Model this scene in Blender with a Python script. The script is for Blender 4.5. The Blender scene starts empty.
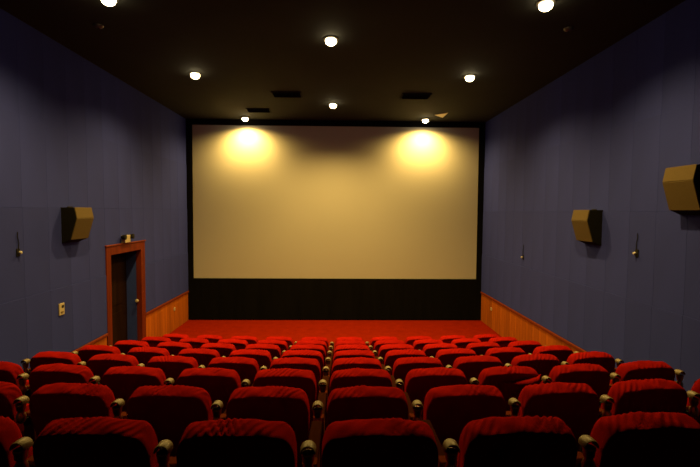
import bpy, bmesh, math, random
from mathutils import Matrix, Vector
random.seed(7)
C = bpy.context.scene.collection
S = bpy.context.scene

# ------------------------------------------------------------------ camera
FPX, CAMZ = 450.0, 2.95
yaw, pitch, roll = math.radians(1.2914), math.radians(2.8535), math.radians(0.40)
fwd = Vector((math.sin(yaw)*math.cos(pitch), math.cos(yaw)*math.cos(pitch), -math.sin(pitch)))
r0 = Vector((math.cos(yaw), -math.sin(yaw), 0)); u0 = r0.cross(fwd)
rr = r0*math.cos(roll) + u0*math.sin(roll); uu = -r0*math.sin(roll) + u0*math.cos(roll)
cd = bpy.data.cameras.new('camera'); cam = bpy.data.objects.new('camera', cd); C.objects.link(cam)
cd.sensor_width = 36; cd.sensor_fit = 'HORIZONTAL'; cd.lens = 36*FPX/700; cd.clip_start = 0.02
cam.matrix_world = Matrix(((rr.x, uu.x, -fwd.x, 0), (rr.y, uu.y, -fwd.y, 0), (rr.z, uu.z, -fwd.z, CAMZ), (0, 0, 0, 1)))
S.camera = cam

# ------------------------------------------------------------------ world / exposure
w = bpy.data.worlds.new('world'); S.world = w; w.use_nodes = True
w.node_tree.nodes['Background'].inputs[0].default_value = (0, 0, 0, 1)
w.node_tree.nodes['Background'].inputs[1].default_value = 0
S.view_settings.view_transform = 'Standard'; S.view_settings.look = 'None'
S.view_settings.gamma = 1; S.view_settings.use_curve_mapping = False
S.view_settings.exposure = 1.2
LAMP_COL = (1.0, 0.63, 0.15)
LAMP_W = 225.0

# ------------------------------------------------------------------ materials
def mat(name, col, rough=0.6, metal=0.0, noise=None, bump=None, var=0.0, sheen=0.0, spec=0.5, sheen_tint=None):
    m = bpy.data.materials.new(name); m.use_nodes = True
    nt = m.node_tree; b = nt.nodes['Principled BSDF']
    b.inputs['Base Color'].default_value = (*col, 1); b.inputs['Roughness'].default_value = rough
    b.inputs['Metallic'].default_value = metal; b.inputs['Specular IOR Level'].default_value = spec
    if sheen:
        b.inputs['Sheen Weight'].default_value = sheen; b.inputs['Sheen Roughness'].default_value = 0.35
        b.inputs['Sheen Tint'].default_value = (*(sheen_tint or col), 1)
    tc = nt.nodes.new('ShaderNodeTexCoord')
    src = None
    if noise:                      # (scale xyz, strength)
        mp = nt.nodes.new('ShaderNodeMapping'); mp.inputs['Scale'].default_value = noise[0]
        nt.links.new(tc.outputs['Object'], mp.inputs['Vector'])
        n = nt.nodes.new('ShaderNodeTexNoise'); n.inputs['Scale'].default_value = 1; n.inputs['Detail'].default_value = 4
        nt.links.new(mp.outputs[0], n.inputs['Vector'])
        mr = nt.nodes.new('ShaderNodeMapRange'); mr.inputs[1].default_value = .3; mr.inputs[2].default_value = .7
        mr.inputs[3].default_value = 1-noise[1]; mr.inputs[4].default_value = 1+noise[1]
        nt.links.new(n.outputs['Fac'], mr.inputs[0]); src = mr.outputs[0]
    if var:
        oi = nt.nodes.new('ShaderNodeObjectInfo')
        mr = nt.nodes.new('ShaderNodeMapRange'); mr.inputs[3].default_value = 1-var; mr.inputs[4].default_value = 1+var
        nt.links.new(oi.outputs['Random'], mr.inputs[0])
        if src:
            mu = nt.nodes.new('ShaderNodeMath'); mu.operation = 'MULTIPLY'
            nt.links.new(src, mu.inputs[0]); nt.links.new(mr.outputs[0], mu.inputs[1]); src = mu.outputs[0]
        else: src = mr.outputs[0]
    if src:
        vm = nt.nodes.new('ShaderNodeVectorMath'); vm.operation = 'SCALE'
        vm.inputs[0].default_value = col; nt.links.new(src, vm.inputs['Scale'])
        nt.links.new(vm.outputs[0], b.inputs['Base Color'])
    if bump:                       # (scale xyz, strength, distance)
        mp = nt.nodes.new('ShaderNodeMapping'); mp.inputs['Scale'].default_value = bump[0]
        nt.links.new(tc.outputs['Object'], mp.inputs['Vector'])
        n = nt.nodes.new('ShaderNodeTexNoise'); n.inputs['Scale'].default_value = 1; n.inputs['Detail'].default_value = 3
        nt.links.new(mp.outputs[0], n.inputs['Vector'])
        bp = nt.nodes.new('ShaderNodeBump'); bp.inputs['Strength'].default_value = bump[1]; bp.inputs['Distance'].default_value = bump[2]
        nt.links.new(n.outputs['Fac'], bp.inputs['Height']); nt.links.new(bp.outputs[0], b.inputs['Normal'])
    return m
def emit(name, col, st):
    m = mat(name, (.8, .8, .8)); b = m.node_tree.nodes['Principled BSDF']
    b.inputs['Emission Color'].default_value = (*col, 1); b.inputs['Emission Strength'].default_value = st
    return m
M = dict(
    blue=mat('blue_fabric', (.0215, .031, .20), .95, noise=((.9, .9, .35), .10), bump=((90, 90, 90), .15, .004), var=.045, spec=.15),
    wallback=mat('blue_wall_backing', (.009, .012, .04), .95, spec=.1, noise=((3, 3, 3), .1)),
    plank=mat('orange_wood', (.26, .066, .004), .6, spec=.12, noise=((9, 9, .8), .22), var=.16),
    rail=mat('red_brown_rail', (.13, .020, .003), .6, spec=.15, noise=((1, 14, 14), .2)),
    doorwood=mat('mahogany_frame', (.10, .014, .003), .6, spec=.12, noise=((10, 10, 1.2), .25)),
    doorleaf=mat('dark_door_leaf', (.011, .004, .002), .7, spec=.05, noise=((8, 8, .8), .3)),
    reveal=mat('blue_reveal_paint', (.014, .034, .22), .6, noise=((4, 4, 4), .1)),
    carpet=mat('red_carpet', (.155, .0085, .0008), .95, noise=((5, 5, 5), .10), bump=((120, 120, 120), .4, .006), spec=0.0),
    velvet=mat('red_velvet', (.235, .0062, .0028), .8, noise=((6, 6, 6), .15), bump=((22, 22, 22), .25, .006), var=.10, spec=0.0),
    arm=mat('armrest_brown', (.03, .008, .003), .9, spec=0.0, noise=((20, 3, 3), .2)),
    panelwood=mat('stand_wood', (.10, .020, .005), .8, spec=0.0, noise=((10, 2, 10), .2)),
    metal=mat('brushed_cup_metal', (.55, .48, .32), .28, 1.0, noise=((30, 30, 4), .08)),
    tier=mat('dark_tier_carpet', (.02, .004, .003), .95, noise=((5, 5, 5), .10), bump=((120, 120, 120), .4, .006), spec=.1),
    tan=mat('tan_plastic', (.135, .098, .042), .5, noise=((20, 20, 20), .05)),
    dark=mat('black_steel', (.008, .0075, .007), .75, spec=.12, noise=((10, 10, 10), .1)),
    screen=mat('screen_fabric', (.35, .34, .31), .9, spec=.1, noise=((.6, .6, .6), .02)),
    black=mat('black_masking_cloth', (.003, .003, .003), 1.0, spec=.05, noise=((8, 8, 1), .2)),
    ceil=mat('charcoal_ceiling', (.010, .0105, .0095), .9, spec=.2, noise=((1.2, 1.2, 1.2), .15)),
    grille=mat('tan_speaker_grille', (.080, .056, .022), .8, noise=((60, 60, 60), .08), spec=.2),
    cabinet=mat('black_speaker_cabinet', (.004, .0037, .0033), .8, spec=.1, noise=((10, 10, 10), .1)),
    cream=mat('cream_plastic', (.36, .31, .21), .45, noise=((20, 20, 20), .04)),
    lit_flap=mat('lit_flap_tone', (.7, .64, .5), .7, noise=((9, 9, 9), .05)),  # pale tone stands for light on the ceiling flap
    white=mat('white_knob', (.4, .38, .35), .4, noise=((20, 20, 20), .04)),
    chrome=mat('trim_ring_metal', (.08, .07, .055), .4, .6, noise=((20, 20, 20), .05)),
    bulb=emit('lamp_bulb', (1, .80, .42), 12.0),
)

def add_folds(m):
    # slanted cloth creases in patches, different on every chair
    nt = m.node_tree; N, Lk = nt.nodes, nt.links
    b = N['Principled BSDF']; tc = N.new('ShaderNodeTexCoord'); oi = N.new('ShaderNodeObjectInfo')
    off = N.new('ShaderNodeMath'); off.operation = 'MULTIPLY'; off.inputs[1].default_value = 37.0
    Lk.new(oi.outputs['Random'], off.inputs[0])
    ad = N.new('ShaderNodeVectorMath'); ad.operation = 'ADD'
    Lk.new(tc.outputs['Object'], ad.inputs[0]); Lk.new(off.outputs[0], ad.inputs[1])
    mp = N.new('ShaderNodeMapping'); mp.inputs['Rotation'].default_value = (0, 0, math.radians(38)); Lk.new(ad.outputs[0], mp.inputs['Vector'])
    wv = N.new('ShaderNodeTexWave'); wv.inputs['Scale'].default_value = 9.5; wv.inputs['Distortion'].default_value = 3.5
    wv.inputs['Detail'].default_value = 1.0; wv.inputs['Detail Scale'].default_value = .8; Lk.new(mp.outputs[0], wv.inputs['Vector'])
    nz = N.new('ShaderNodeTexNoise'); nz.inputs['Scale'].default_value = 5.0; nz.inputs['Detail'].default_value = 1.0; Lk.new(ad.outputs[0], nz.inputs['Vector'])
    mr = N.new('ShaderNodeMapRange'); mr.inputs[1].default_value = .47; mr.inputs[2].default_value = .66; Lk.new(nz.outputs['Fac'], mr.inputs[0])
    mu = N.new('ShaderNodeMath'); mu.operation = 'MULTIPLY'; Lk.new(wv.outputs['Fac'], mu.inputs[0]); Lk.new(mr.outputs[0], mu.inputs[1])
    bp = N.new('ShaderNodeBump'); bp.inputs['Strength'].default_value = .6; bp.inputs['Distance'].default_value = .008
    old = b.inputs['Normal'].links[0].from_socket
    Lk.new(old, bp.inputs['Normal']); Lk.new(mu.outputs[0], bp.inputs['Height']); Lk.new(bp.outputs[0], b.inputs['Normal'])
add_folds(M['velvet'])

# ------------------------------------------------------------------ helpers
def tag(o, label, cat, group=None):
    o['label'] = label; o['category'] = cat
    if group: o['group'] = group
    return o
def empty(name, loc=(0, 0, 0), rz=0):
    o = bpy.data.objects.new(name, None); C.objects.link(o); o.location = loc; o.rotation_euler = (0, 0, rz)
    o.empty_display_size = .1; return o
def link(name, me, parent=None, loc=None):
    o = bpy.data.objects.new(name, me); C.objects.link(o)
    if parent: o.parent = parent
    if loc is not None: o.location = loc
    return o
def bm_mesh(name, bm, m, smooth=False):
    bmesh.ops.recalc_face_normals(bm, faces=bm.faces)
    me = bpy.data.meshes.new(name); bm.to_mesh(me); bm.free(); me.materials.append(M[m])
    if smooth:
        for p in me.polygons: p.use_smooth = True
        try: me.set_sharp_from_angle(angle=math.radians(40))
        except Exception: pass
    return me
def box(bm, x0, x1, y0, y1, z0, z1, bev=0):
    v = [bm.verts.new((x, y, z)) for x in (x0, x1) for y in (y0, y1) for z in (z0, z1)]
    fs = [bm.faces.new([v[i] for i in q]) for q in ((0, 1, 3, 2), (4, 6, 7, 5), (0, 4, 5, 1), (2, 3, 7, 6), (0, 2, 6, 4), (1, 5, 7, 3))]
    if bev:
        es = list({e for f in fs for e in f.edges})
        bmesh.ops.bevel(bm, geom=es, offset=bev, segments=2, affect='EDGES', profile=.5)
def boxmesh(name, m, dims, bev=0):
    bm = bmesh.new(); box(bm, *dims, bev); return bm_mesh(name, bm, m)
def boxobj(name, m, dims, parent=None, bev=0, loc=None):
    return link(name, boxmesh(name, m, dims, bev), parent, loc)
def lathe(bm, prof, n=20, axis='z', org=(0, 0, 0), cap0=True, cap1=True):
    rings = []
    for r, h in prof:
        ring = []
        for i in range(n):
            a = 2*math.pi*i/n; p = (r*math.cos(a), r*math.sin(a), h)
            if axis == 'x': p = (h, r*math.cos(a), r*math.sin(a))
            if axis == 'y': p = (r*math.cos(a), h, r*math.sin(a))
            ring.append(bm.verts.new((p[0]+org[0], p[1]+org[1], p[2]+org[2])))
        rings.append(ring)
    for a, b in zip(rings, rings[1:]):
        for i in range(n): bm.faces.new((a[i], a[(i+1) % n], b[(i+1) % n], b[i]))
    if cap0: bm.faces.new(rings[0])
    if cap1: bm.faces.new(rings[-1])
def struct(o): o['kind'] = 'structure'; return o

# ------------------------------------------------------------------ room dimensions
XL, XR, YB, YF, ZC = -4.08, 3.88, -2.2, 12.1, 5.34
XC = (XL+XR)/2
P, ROW, STEP, R = 0.60, 0.81, 0.178, 20.0
ROW0 = 1.887                    # back-top line of row A (nearest fully seen); last row sits one pitch behind it
def curve(x): return (x-XC)**2/(2*R)
DY0, DY1, DZ = 7.84, 9.38, 2.30  # door surround, outer
OY0, OY1, OZ = 8.00, 9.20, 2.14  # opening

# floor: front carpet + curved carpeted tiers
fl = struct(boxobj('floor', 'carpet', (XL-.3, XR+.3, YB, YF+.2, -.12, 0)))
xs = [XL + (XR-XL)*i/24 for i in range(25)]
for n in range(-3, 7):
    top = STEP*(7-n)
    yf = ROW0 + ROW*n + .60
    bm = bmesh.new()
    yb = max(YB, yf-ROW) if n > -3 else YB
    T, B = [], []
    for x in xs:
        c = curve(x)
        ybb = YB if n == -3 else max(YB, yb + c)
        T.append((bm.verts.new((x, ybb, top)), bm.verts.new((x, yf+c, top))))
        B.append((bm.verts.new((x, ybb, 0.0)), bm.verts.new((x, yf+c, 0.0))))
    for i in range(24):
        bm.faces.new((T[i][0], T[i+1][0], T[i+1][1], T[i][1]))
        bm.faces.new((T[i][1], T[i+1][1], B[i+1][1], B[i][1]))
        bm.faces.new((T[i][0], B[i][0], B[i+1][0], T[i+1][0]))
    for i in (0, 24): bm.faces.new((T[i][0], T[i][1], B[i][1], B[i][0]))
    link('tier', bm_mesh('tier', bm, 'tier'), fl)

# ceiling
struct(boxobj('ceiling', 'ceil', (XL-.3, XR+.3, YB-.2, YF+.2, ZC, ZC+.15)))
# walls
bm = bmesh.new()
box(bm, XL-.30, XL, YB-.2, DY0+.03, 0, ZC); box(bm, XL-.30, XL, DY1-.03, YF+.2, 0, ZC); box(bm, XL-.30, XL, DY0+.03, DY1-.03, DZ-.03, ZC)
wl = struct(link('wall_left', bm_mesh('wall_left', bm, 'wallback')))
wr = struct(boxobj('wall_right', 'wallback', (XR, XR+.2, YB-.2, YF+.2, 0, ZC)))
wf = struct(boxobj('wall_front', 'black', (XL, XR, YF+.025, YF+.22, 0, ZC)))
wb = struct(boxobj('wall_back', 'wallback', (XL, XR, YB-.2, YB, 0, ZC)))

# fabric panels: four courses on each side wall
ZS = [.80, 1.81, 2.965, 4.145, ZC]
TH = [.040, .032, .024, .016]
cache = {}
def panel(parent, side, y0, y1, z0, z1, th):
    key = (side, round(y1-y0, 3), round(z1-z0, 3), th)
    if key not in cache:
        g = .0006; bm = bmesh.new()
        hy, hz = (y1-y0)/2-g, (z1-z0)/2-g
        box(bm, *((0, th) if side > 0 else (-th, 0)), -hy, hy, -hz, hz, .0025)
        cache[key] = bm_mesh('acoustic_panel', bm, 'blue')
    X = XL if side > 0 else XR
    link('acoustic_panel', cache[key], parent, (X, (y0+y1)/2, (z0+z1)/2))
PW = .5
edges = [DY0-PW*k for k in range(20, -1, -1)] + [DY0+(DY1-DY0)*k/3 for k in (1, 2)] + [DY1+PW*k for k in range(0, 6)]
edges = [e for e in edges if YB < e < YF-.05] + [YF-.05]
for a, b in zip(edges, edges[1:]):
    ind = a > DY0-.01 and b < DY1+.01
    for i in range(4):
        z0, z1 = ZS[i], ZS[i+1]
        if ind:
            if z1 < DZ: continue
            z0 = max(z0, DZ)
        panel(wl, 1, a, b, z0, z1, TH[i])
ys = [YB+.1+PW*k for k in range(40) if YB+.1+PW*k < YF-.2] + [YF-.05]
for a, b in zip(ys, ys[1:]):
    for i in range(4): panel(wr, -1, a, b, ZS[i], ZS[i+1], TH[i])

# wainscot: planks (parts of the wall) and cap rails
def planks(parent, side, y0, y1):
    n = max(1, round((y1-y0)/.30)); d = (y1-y0)/n
    me = boxmesh('wainscot_plank', 'plank', ((0, .03) if side > 0 else (-.03, 0))+(-d/2+.002, d/2-.002, 0, .755), .003)
    for i in range(n): link('wainscot_plank', me, parent, (XL if side > 0 else XR, y0+d*(i+.5), 0))
planks(wl, 1, 4.9, DY0); planks(wl, 1, DY1, YF-.02); planks(wr, -1, 4.9, YF-.02)
ti = 1
for dims in ((XL, XL+.055, 4.9, DY0, .745, .795), (XL, XL+.055, DY1, YF-.02, .745, .795), (XR-.055, XR, 4.9, YF-.02, .745, .795)):
    struct(boxobj('trim_%d' % ti, 'rail', dims, None, .008)); ti += 1

# screen with black masking around it
sc = empty('cinema_screen', (XC, YF, 0)); tag(sc, 'large pale projection screen in black masking above the red carpet', 'screen')
SX0, SX1, SZ0, SZ1 = -3.90, 3.70, 1.13, 5.19
boxobj('screen_fabric', 'screen', (SX0-.02-XC, SX1+.02-XC, -.045, -.03, SZ0-.02, SZ1+.02), sc)
boxobj('bottom_masking', 'black', (XL+.03-XC, XR-.03-XC, -.07, 0, .02, SZ0), sc, .004)
boxobj('top_masking', 'black', (XL+.03-XC, XR-.03-XC, -.07, 0, SZ1, ZC-.005), sc, .004)
boxobj('side_masking', 'black', (XL+.03-XC, SX0-XC, -.07, 0, SZ0, SZ1), sc, .004)
boxobj('side_masking', 'black', (SX1-XC, XR-.03-XC, -.07, 0, SZ0, SZ1), sc, .004)

# ------------------------------------------------------------------ doorway in the left wall
d = struct(empty('door_1', (XL, (DY0+DY1)/2, 0)))
yc = (DY0+DY1)/2
boxobj('door_jamb', 'doorwood', (-.06, .05, DY0-yc, OY0-yc, 0, DZ), d, .008)
boxobj('door_jamb', 'doorwood', (-.06, .05, OY1-yc, DY1-yc, 0, DZ), d, .008)
boxobj('door_header', 'doorwood', (-.06, .052, OY0-yc-.01, OY1-yc+.01, OZ, DZ), d, .008)
boxobj('door_cap', 'rail', (0, .065, DY0-yc-.02, DY1-yc+.02, DZ, DZ+.025), d, .006)
bm = bmesh.new()
box(bm, -.30, -.06, OY1-yc, DY1-yc-.03, 0, DZ-.03); box(bm, -.30, -.06, DY0+.03-yc, OY0-yc, 0, DZ-.03); box(bm, -.30, -.06, OY0-yc, OY1-yc, OZ, DZ-.03)
boxs = link('door_reveal', bm_mesh('door_reveal', bm, 'reveal'), d)
lf = boxobj('door_leaf', 'doorleaf', (-.30, -.255, OY0-yc, OY1-yc, 0.005, OZ), d, .003)
for z0, z1 in ((.25, .95), (1.1, 1.95)):
    boxobj('door_panel', 'doorleaf', (-.256, -.245, OY0-yc+.2, OY1-yc-.2, z0, z1), lf, .004)
bm = bmesh.new(); lathe(bm, [(.02, .01), (.012, -.02), (.012, -.035), (.03, -.045), (.034, -.06), (.026, -.075), (.008, -.08)], 16, 'y', (-.03, OY1-yc, 1.10))
link('door_knob', bm_mesh('door_knob', bm, 'cream', True), d)['label'] = 'pale round knob'

# emergency twin light above the door
e = empty('emergency_light', (XL+.034, 8.52, DZ+.03)); tag(e, 'small twin-head emergency light on top of the wooden door frame', 'light')
boxobj('housing', 'cream', (0, .07, -.11, .11, 0, .14), e, .008)
for s in (-1, 1):
    bm = bmesh.new(); lathe(bm, [(.02, -.03), (.04, 0), (.048, .05), (.05, .055), (.044, .058)], 16, 'x', (.05, s*.155, .11))
    link('lamp_head', bm_mesh('lamp_head', bm, 'dark', True), e)
boxobj('lamp_bar', 'dark', (.03, .05, -.16, .16, .10, .115), e, .003)

# ------------------------------------------------------------------ wall fittings
def plate(name, X, side, y, z, wy, hz, label, cat, group=None):
    o = empty(name, (X, y, z)); tag(o, label, cat, group)
    x0, x1 = (0, .016) if side > 0 else (-.016, 0)
    boxobj('face_plate', 'cream', (x0, x1, -wy/2, wy/2, -hz/2, hz/2), o, .004)
    return o
t = plate('thermostat', XL+.040, 1, 6.56, 1.50, .12, .17, 'cream thermostat with dark display on blue wall below the loudspeaker', 'thermostat')
boxobj('display', 'dark', (.014, .018, -.01, .045, .015, .055), t, .001)
boxobj('button', 'tan', (.014, .022, -.03, .03, -.055, -.03), t, .002)
for X, s, y, z, wh in ((XL+.03, 1, 11.02, .52, 'doorway side'), (XR-.03, -1, 11.2, .50, 'two-speaker side')):
    o = plate('wall_outlet', X, s, y, z, .075, .075, 'small pale socket on orange wainscot beside the screen, %s' % wh, 'socket', 'wainscot sockets')
    for q in (-.012, .012):
        boxobj('slot', 'dark', ((.015, .0175) if s > 0 else (-.0175, -.015))+(q-.003, q+.003, -.01, .01), o)
def bracket(X, s, y, z, label):
    o = empty('wall_bracket', (X, y, z)); tag(o, label, 'bracket', 'wall brackets')
    x0, x1 = (0, .012) if s > 0 else (-.012, 0)
    boxobj('base_plate', 'dark', (x0, x1, -.03, .03, -.05, .05), o, .003)
    bm = bmesh.new(); lathe(bm, [(.009, 0), (.009, s*.03)], 10, 'x'); link('rod', bm_mesh('rod', bm, 'dark', True), o)
    bm = bmesh.new(); lathe(bm, [(.004, s*.02), (.018, s*.026), (.021, s*.038), (.018, s*.05), (.004, s*.056)], 14, 'x')
    link('knob', bm_mesh('knob', bm, 'white', True), o)
    bm = bmesh.new()
    pts = [(s*.012, .0, .04), (s*.012, .01, .12), (s*.012, -.012, .2), (s*.010, -.004, .26)]
    prev = None
    for p in pts:
        ring = [bm.verts.new((p[0]+.006*math.cos(a), p[1]+.006*math.sin(a), p[2])) for a in (0, 1.57, 3.14, 4.71)]
        if prev:
            for i in range(4): bm.faces.new((prev[i], prev[(i+1) % 4], ring[(i+1) % 4], ring[i]))
        prev = ring
    link('cable', bm_mesh('cable', bm, 'dark'), o)
bracket(XL+.031, 1, 5.73, 2.40, 'small white-tipped bracket with cable on the wall by the doorway')
bracket(XR-.031, -1, 5.72, 2.43, 'small white-tipped bracket with cable between the two loudspeakers on one wall')
bracket(XR-.031, -1, 9.31, 2.01, 'small white-tipped bracket with cable on blue wall, nearer the screen')

def speaker(X, s, y0, ztop, label):
    """s=+1: on the left wall facing +x; pentagonal profile, grille in two facets"""
    o = empty('wall_speaker', (X, y0+.225, ztop)); tag(o, label, 'loudspeaker', 'wall loudspeakers')
    W, g = .225, .012
    prof = [(0, 0), (.20, 0), (.232, -.16), (.14, -.47), (.0, -.53)]
    bm = bmesh.new()
    A = [bm.verts.new((s*x, -W, z)) for x, z in prof]; B = [bm.verts.new((s*x, W, z)) for x, z in prof]
    bm.faces.new(A); bm.faces.new(B[::-1])
    for i in range(5): bm.faces.new((A[i], A[(i+1) % 5], B[(i+1) % 5], B[i]))
    bmesh.ops.bevel(bm, geom=list(bm.edges), offset=.004, segments=1, affect='EDGES')
    link('cabinet', bm_mesh('cabinet', bm, 'cabinet'), o)
    for (xa, za), (xb, zb) in ((prof[1], prof[2]), (prof[2], prof[3])):
        dx, dz = xb-xa, zb-za; L = math.hypot(dx, dz); nx, nz = -dz/L, dx/L
        if nx < 0: nx, nz = -nx, -nz
        bm = bmesh.new(); vv = []
        for off in (-.004, .010):
            for t_ in (.0, 1.0):
                for yy in (-W+.004, W-.004):
                    vv.append(bm.verts.new((s*(xa+dx*t_+nx*off), yy, za+dz*t_+nz*off)))
        for q in ((0, 1, 3, 2), (4, 5, 7, 6), (0, 1, 5, 4), (2, 3, 7, 6), (0, 2, 6, 4), (1, 3, 7, 5)): bm.faces.new([vv[i] for i in q])
        bmesh.ops.bevel(bm, geom=list(bm.edges), offset=.003, segments=1, affect='EDGES')
        link('grille', bm_mesh('grille', bm, 'grille'), o)['label'] = 'tan grille facet'
    boxobj('wall_mount', 'dark', ((-.0, .02) if s > 0 else (-.02, .0))+(-.06, .06, -.02, .015), o, .003)
speaker(XL+.02, 1, 6.63, 2.975, 'tan and black loudspeaker on the blue wall with the doorway')
speaker(XR-.02, -1, 6.52, 2.99, 'lower tan and black loudspeaker on the wall opposite the doorway')
speaker(XR-.017, -1, 4.56, 3.455, 'upper tan and black loudspeaker on the wall opposite the doorway')

# ------------------------------------------------------------------ ceiling fittings
def downlight(x, y, label, power=1.0, drop=0.0, blend=.75):
    z = ZC-drop
    o = empty('ceiling_downlight', (x, y, z)); tag(o, label, 'lamp', 'ceiling downlights')
    bm = bmesh.new(); lathe(bm, [(.062, .0), (.066, -.016), (.085, -.020), (.105, -.012), (.108, .002+drop)], 24, cap0=False, cap1=False)
    link('trim_ring', bm_mesh('trim_ring', bm, 'chrome', True), o)
    bm = bmesh.new(); lathe(bm, [(.060, .0), (.074, -.02), (.078, -.04), (.068, -.065), (.045, -.085), (.008, -.095)], 20)
    link('bulb', bm_mesh('bulb', bm, 'bulb', True), o)
    ld = bpy.data.lights.new('lamp_light', 'SPOT'); ld.energy = LAMP_W*power; ld.color = LAMP_COL
    ld.spot_size = math.radians(145 if blend < .78 else 164); ld.spot_blend = blend; ld.shadow_soft_size = .05
    lo = bpy.data.objects.new('lamp_light', ld); C.objects.link(lo); lo.parent = o; lo.location = (0, 0, -.11)
downlight(-2.62, 5.25, 'glowing downlight over the seats, fourth row from screen, doorway side')
downlight(2.33, 5.20, 'glowing downlight over the seats, fourth row from screen, two-speaker side')
downlight(-2.55, 8.07, 'glowing downlight over the open carpet near the doorway')
downlight(2.27, 8.00, 'glowing downlight over the open carpet on the two-speaker side')
downlight(-.14, 6.38, 'glowing downlight over the middle of the front seat rows')
downlight(-.17, 10.2, 'glowing downlight over the carpet before the middle of the screen', 1.5)
downlight(-2.44, 11.70, 'glowing downlight close above the screen top, doorway side', 1.15, .02, .8)
downlight(2.18, 11.65, 'glowing downlight close above the screen top, two-speaker side', 1.15, .02, .8)

def hatch(x, y, wx, wy, tilt, label):
    o = empty('ceiling_vent', (x, y, ZC)); tag(o, label, 'vent', 'ceiling vents')
    bm = bmesh.new()
    for dd in ((-wx/2-.03, wx/2+.03, -wy/2-.03, -wy/2), (-wx/2-.03, wx/2+.03, wy/2, wy/2+.03), (-wx/2-.03, -wx/2, -wy/2, wy/2), (wx/2, wx/2+.03, -wy/2, wy/2)):
        box(bm, *dd, -.02, .0, .003)
    link('vent_frame', bm_mesh('vent_frame', bm, 'ceil'), o)
    n = 4
    for i in range(n):
        s_ = boxobj('louvre', 'ceil', (-wx/2, wx/2, -.045, .045, -.004, .004), o, .001, (0, -wy/2+wy*(i+.5)/n, -.02))
        s_.rotation_euler.x = tilt
    return o
hatch(-1.95, 10.9, .50, .30, .5, 'dark louvred ceiling vent beside the downlight above the screen, doorway side')
hatch(-1.1, 9.4, .55, .35, .5, 'dark louvred ceiling vent over the carpet on the doorway side')
hatch(1.55, 9.4, .55, .35, .5, 'dark louvred ceiling vent over the carpet on the two-speaker side')
# ceiling flap by a screen lamp, lit face put into shape and colour
o = empty('ceiling_flap', (2.47, 11.1, ZC)); tag(o, 'small pale triangular ceiling flap, drawn as its lit face, beside a screen downlight', 'flap')
bm = bmesh.new()
tri = [(-.17, .0), (.10, -.26), (.10, .30)]
A = [bm.verts.new((x, y, -.030)) for x, y in tri]; B = [bm.verts.new((x, y, -.020)) for x, y in tri]
bm.faces.new(A); bm.faces.new(B[::-1])
for i in range(3): bm.faces.new((A[i], A[(i+1) % 3], B[(i+1) % 3], B[i]))
link('lit_flap_face', bm_mesh('lit_flap_face', bm, 'lit_flap'), o)
boxobj('hanger', 'dark', (.0, .03, .0, .03, -.022, .0), o, .002)
for x, y, lb in ((-3.15, 6.05, 'small dark smoke detector on the ceiling, doorway side'), (2.95, 5.9, 'small dark smoke detector on the ceiling, two-speaker side')):
    o = empty('smoke_detector', (x, y, ZC)); tag(o, lb, 'detector', 'smoke detectors')
    bm = bmesh.new(); lathe(bm, [(.06, .0), (.06, -.012), (.045, -.03), (.02, -.04)], 18); link('detector_body', bm_mesh('detector_body', bm, 'chrome', True), o)
    bm = bmesh.new(); lathe(bm, [(.012, -.036), (.012, -.048), (.004, -.052)], 10); link('sensor', bm_mesh('sensor', bm, 'dark', True), o)

# ------------------------------------------------------------------ cinema seats
def outline(hw_bot, hw_sh, hw_top, z0, z1, rc):
    """front silhouette (x,z), closed, counter-clockwise from bottom-left going right"""
    pts = []
    for i in range(7): pts.append((-hw_bot+2*hw_bot*i/6, z0))
    for i in range(1, 7):
        t = i/7; pts.append((hw_bot+(hw_sh-hw_bot)*math.sin(t*math.pi/2), z0+(z1-rc-z0)*t))
    N = 8                        # shoulder: superellipse from (hw_sh, z1-rc) to (hw_top, z1)
    sh = []
    for i in range(N+1):
        a = math.pi/2*i/N; sh.append((hw_top+(hw_sh-hw_top)*math.cos(a)**.85, z1-rc-.012+rc*math.sin(a)**.85))
    pts += sh
    K = 64
    for i in range(1, K):
        x = hw_top*(1-2*i/K); pts.append((x, z1-.012+.012*(1-(x/hw_top)**2)))
    pts += [(-x, z) for x, z in sh[::-1]]
    for i in range(6, 0, -1):
        t = i/7; pts.append((-(hw_bot+(hw_sh-hw_bot)*math.sin(t*math.pi/2)), z0+(z1-rc-z0)*t))
    return pts
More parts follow.
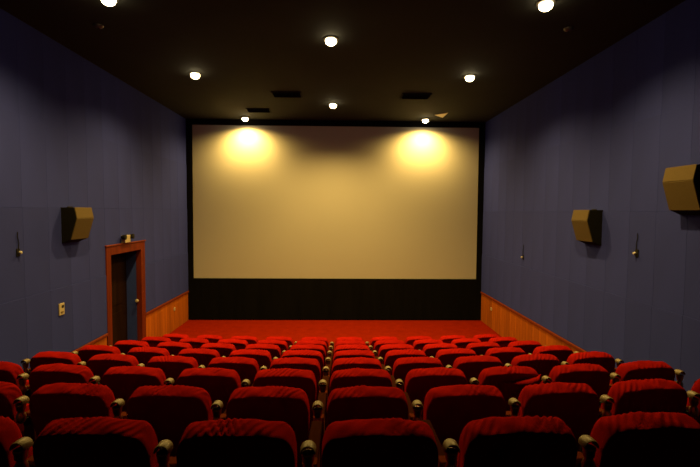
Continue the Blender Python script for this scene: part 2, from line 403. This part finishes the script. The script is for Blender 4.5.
def back_mesh(seed):
    rnd = random.Random(seed)
    z0, z1 = .30, .815
    # layers through the thickness: (y before lean, inset, drop of the top)
    LY = [(-.042, .030, .066), (-.048, .010, .042), (-.049, .002, .033), (-.043, .000, .028), (-.028, 0, .021), (-.010, 0, .014), (.010, 0, .008),
          (.030, 0, .004), (.048, .004, .002), (.060, .012, .005), (.066, .030, .020)]
    base = outline(.22, .246, .18, z0, z1, .13)
    lean = math.tan(math.radians(13))
    ph = [rnd.uniform(0, 6.28) for _ in range(6)]; slant = rnd.choice((-1, 1))*rnd.uniform(5, 10)
    cen = rnd.uniform(-.12, .16); wid = rnd.uniform(.07, .16); amp = rnd.uniform(.004, .009)
    bm = bmesh.new(); rings = []
    for y, ins, drop in LY:
        ring = []
        for x, z in base:
            zt = (z-z0)/(z1-z0)
            xx = x*(1-ins/.25); zz = z0+ins*.5+(z-z0)*(1-(drop+ins*.5)/(z1-z0)) if zt > 0 else z0+ins*.5
            yy = y
            if z > .65:           # folds in the loose cover
                k = min(1, (z-.65)/.06)*k_y(y)
                g = math.exp(-((x-cen)/wid)**2)
                wv = math.sin(x*180+y*slant*16+ph[0]+1.5*math.sin(x*31+ph[2]))
                zz += k*(amp*g*wv + .0025*math.sin(x*27+ph[1]+y*30) + .0015*math.sin(x*61-y*60+ph[3]))
                yy += k*.003*math.sin(x*40+ph[4])
            ring.append(bm.verts.new((xx, yy-(zz-z1)*lean, zz)))
        rings.append(ring)
    n = len(base)
    for a, b in zip(rings, rings[1:]):
        for i in range(n): bm.faces.new((a[i], a[(i+1) % n], b[(i+1) % n], b[i]))
    for ring, yo in ((rings[0], 1), (rings[-1], -1)):
        c = sum((v.co for v in ring), Vector())/n
        inner = [bm.verts.new(c+(v.co-c)*.55) for v in ring]
        for i in range(n): bm.faces.new((ring[i], ring[(i+1) % n], inner[(i+1) % n], inner[i]))
        bm.faces.new(inner)
    me = bm_mesh('backrest', bm, 'velvet')
    for p in me.polygons: p.use_smooth = True
    return me
def k_y(y): return max(0, min(1, (y+.046)/.010))*max(0, min(1, (.075-y)/.02))
def fold_mesh(pts):
    bm = bmesh.new(); prev = None; N = 10
    cps = [Vector(p) for p in pts]
    L = []
    for i in range(len(cps)-1):
        for t in (0, .25, .5, .75): L.append(cps[i].lerp(cps[i+1], t))
    L.append(cps[-1])
    for q, p in enumerate(L):
        w = math.sin(math.pi*(q+.6)/(len(L)+.2))
        # lean with the backrest: points are given for an upright back
        ring = [bm.verts.new((p.x, p.y+(.815-p.z)*math.tan(math.radians(13))+.034*w*math.cos(a), p.z+.016*w*math.sin(a))) for a in [2*math.pi*j/N for j in range(N)]]
        if prev:
            for j in range(N): bm.faces.new((prev[j], prev[(j+1) % N], ring[(j+1) % N], ring[j]))
        else: bm.faces.new(ring)
        prev = ring
    bm.faces.new(prev)
    return bm_mesh('cover_fold', bm, 'velvet', True)
BACKS = [back_mesh(s) for s in range(14)]
bm = bmesh.new()
vs0 = len(bm.verts); box(bm, -.205, .205, .105, .205, .30, .62, .035)
SEAT = bm_mesh('seat', bm, 'velvet', True)
bm = bmesh.new(); box(bm, -.195, .195, .195, .225, .31, .61, .012); box(bm, -.26, .26, .13, .19, .28, .325, .008); UNDER = bm_mesh('bounce_seat_pan', bm, 'dark')  # unseen dark pan added to cut red bounce onto the row ahead
bm = bmesh.new(); box(bm, -.030, .030, .10, .54, .535, .58, .012); ARM = bm_mesh('armrest', bm, 'arm')
bm = bmesh.new(); box(bm, -.02, .02, .10, .50, .0, .54, .006); box(bm, -.03, .03, .09, .52, 0, .02, .004); STAND = bm_mesh('side_stand', bm, 'panelwood')
bm = bmesh.new(); box(bm, -.033, .033, .045, .105, .0, .62, .006); BOARD = bm_mesh('rear_board', bm, 'panelwood')
bm = bmesh.new(); lathe(bm, [(.010, .580), (.020, .588), (.0265, .602), (.028, .617), (.0255, .634), (.019, .646), (.018, .655), (.024, .664), (.026, .688), (.028, .691), (.028, .701), (.024, .701), (.022, .67), (.001, .668)], 20, org=(0, -.008, 0), cap1=False)  # ball base under the cup is added to catch lamp glints
CUP = bm_mesh('cup_holder', bm, 'metal', True)
# arched tan hood over the cup: half-cylinder shell, open towards the row behind
bm = bmesh.new(); N = 14; A0 = math.radians(8)
rings = []
for rad, y in ((.025, -.030), (.030, -.032), (.0325, -.026), (.0325, .016), (.027, .028), (.010, .033)):
    rings.append([bm.verts.new((rad*math.cos(A0*-1+(math.pi+2*A0)*i/N), y, .709+rad*math.sin(A0*-1+(math.pi+2*A0)*i/N))) for i in range(N+1)])
for a, b in zip(rings, rings[1:]):
    for i in range(N): bm.faces.new((a[i], a[i+1], b[i+1], b[i]))
bm.faces.new(rings[-1])
inner = [bm.verts.new((v.co.x*.98, .012, v.co.z)) for v in rings[0]]
for i in range(N): bm.faces.new((rings[0][i], inner[i], inner[i+1], rings[0][i+1]))
SLEEVE = bm_mesh('hood', bm, 'tan', True)
bm = bmesh.new(); box(bm, -.014, .014, .02, .10, .55, .60, .004); BRK = bm_mesh('cup_bracket', bm, 'dark')
def arm_parts(o, x):
    link('side_stand', STAND, o, (x, 0, 0)); link('armrest', ARM, o, (x, 0, 0)); link('rear_board', BOARD, o, (x, 0, 0))
    c = link('cup_holder', CUP, o, (x, 0, 0)); c['label'] = 'brushed metal cup holder with tan arched hood'
    link('hood', SLEEVE, c); link('cup_bracket', BRK, c)
ORD = ['first', 'second', 'third', 'fourth', 'fifth', 'sixth', 'seventh', 'eighth', 'ninth', 'tenth']
rb = random.Random(3)
for n in range(0, 8):
    z = STEP*(7-n); y = ROW0+ROW*n-.05
    for k in range(-5, 5):
        x = (k+.29)*P
        if n < 2 and abs(k+.29) > (4.0 if n == 0 else 5): continue
        rz = (x-XC)/R
        o = empty('theater_chair', (x, y+curve(x)-curve(.17), z), rz)
        tag(o, 'red velvet theater chair, %s row from screen, %s from the doorway wall' % (ORD[7-n], ORD[k+5]), 'chair', 'red theater chairs')
        v = rb.randrange(len(BACKS))
        link('backrest', BACKS[v], o)
        if n == 2 and k == 2:      # the one chair whose cover has slipped: loose folds sweep over its back
            o['label'] = 'red theater chair with slipped crumpled cover, sixth row from screen, eighth from doorway wall'
            for pts in (((.240, -.075, .73), (.20, -.115, .690), (.13, -.120, .655), (.04, -.105, .635), (-.04, -.060, .625)),
                        ((.225, -.055, .775), (.19, -.085, .750), (.12, -.092, .728), (.03, -.085, .716), (-.08, -.056, .712))):
                link('cover_fold', fold_mesh(pts), o)
        link('seat', SEAT, o); link('bounce_seat_pan', UNDER, o)
        arm_parts(o, P/2)
        if k == -5: arm_parts(o, -P/2)
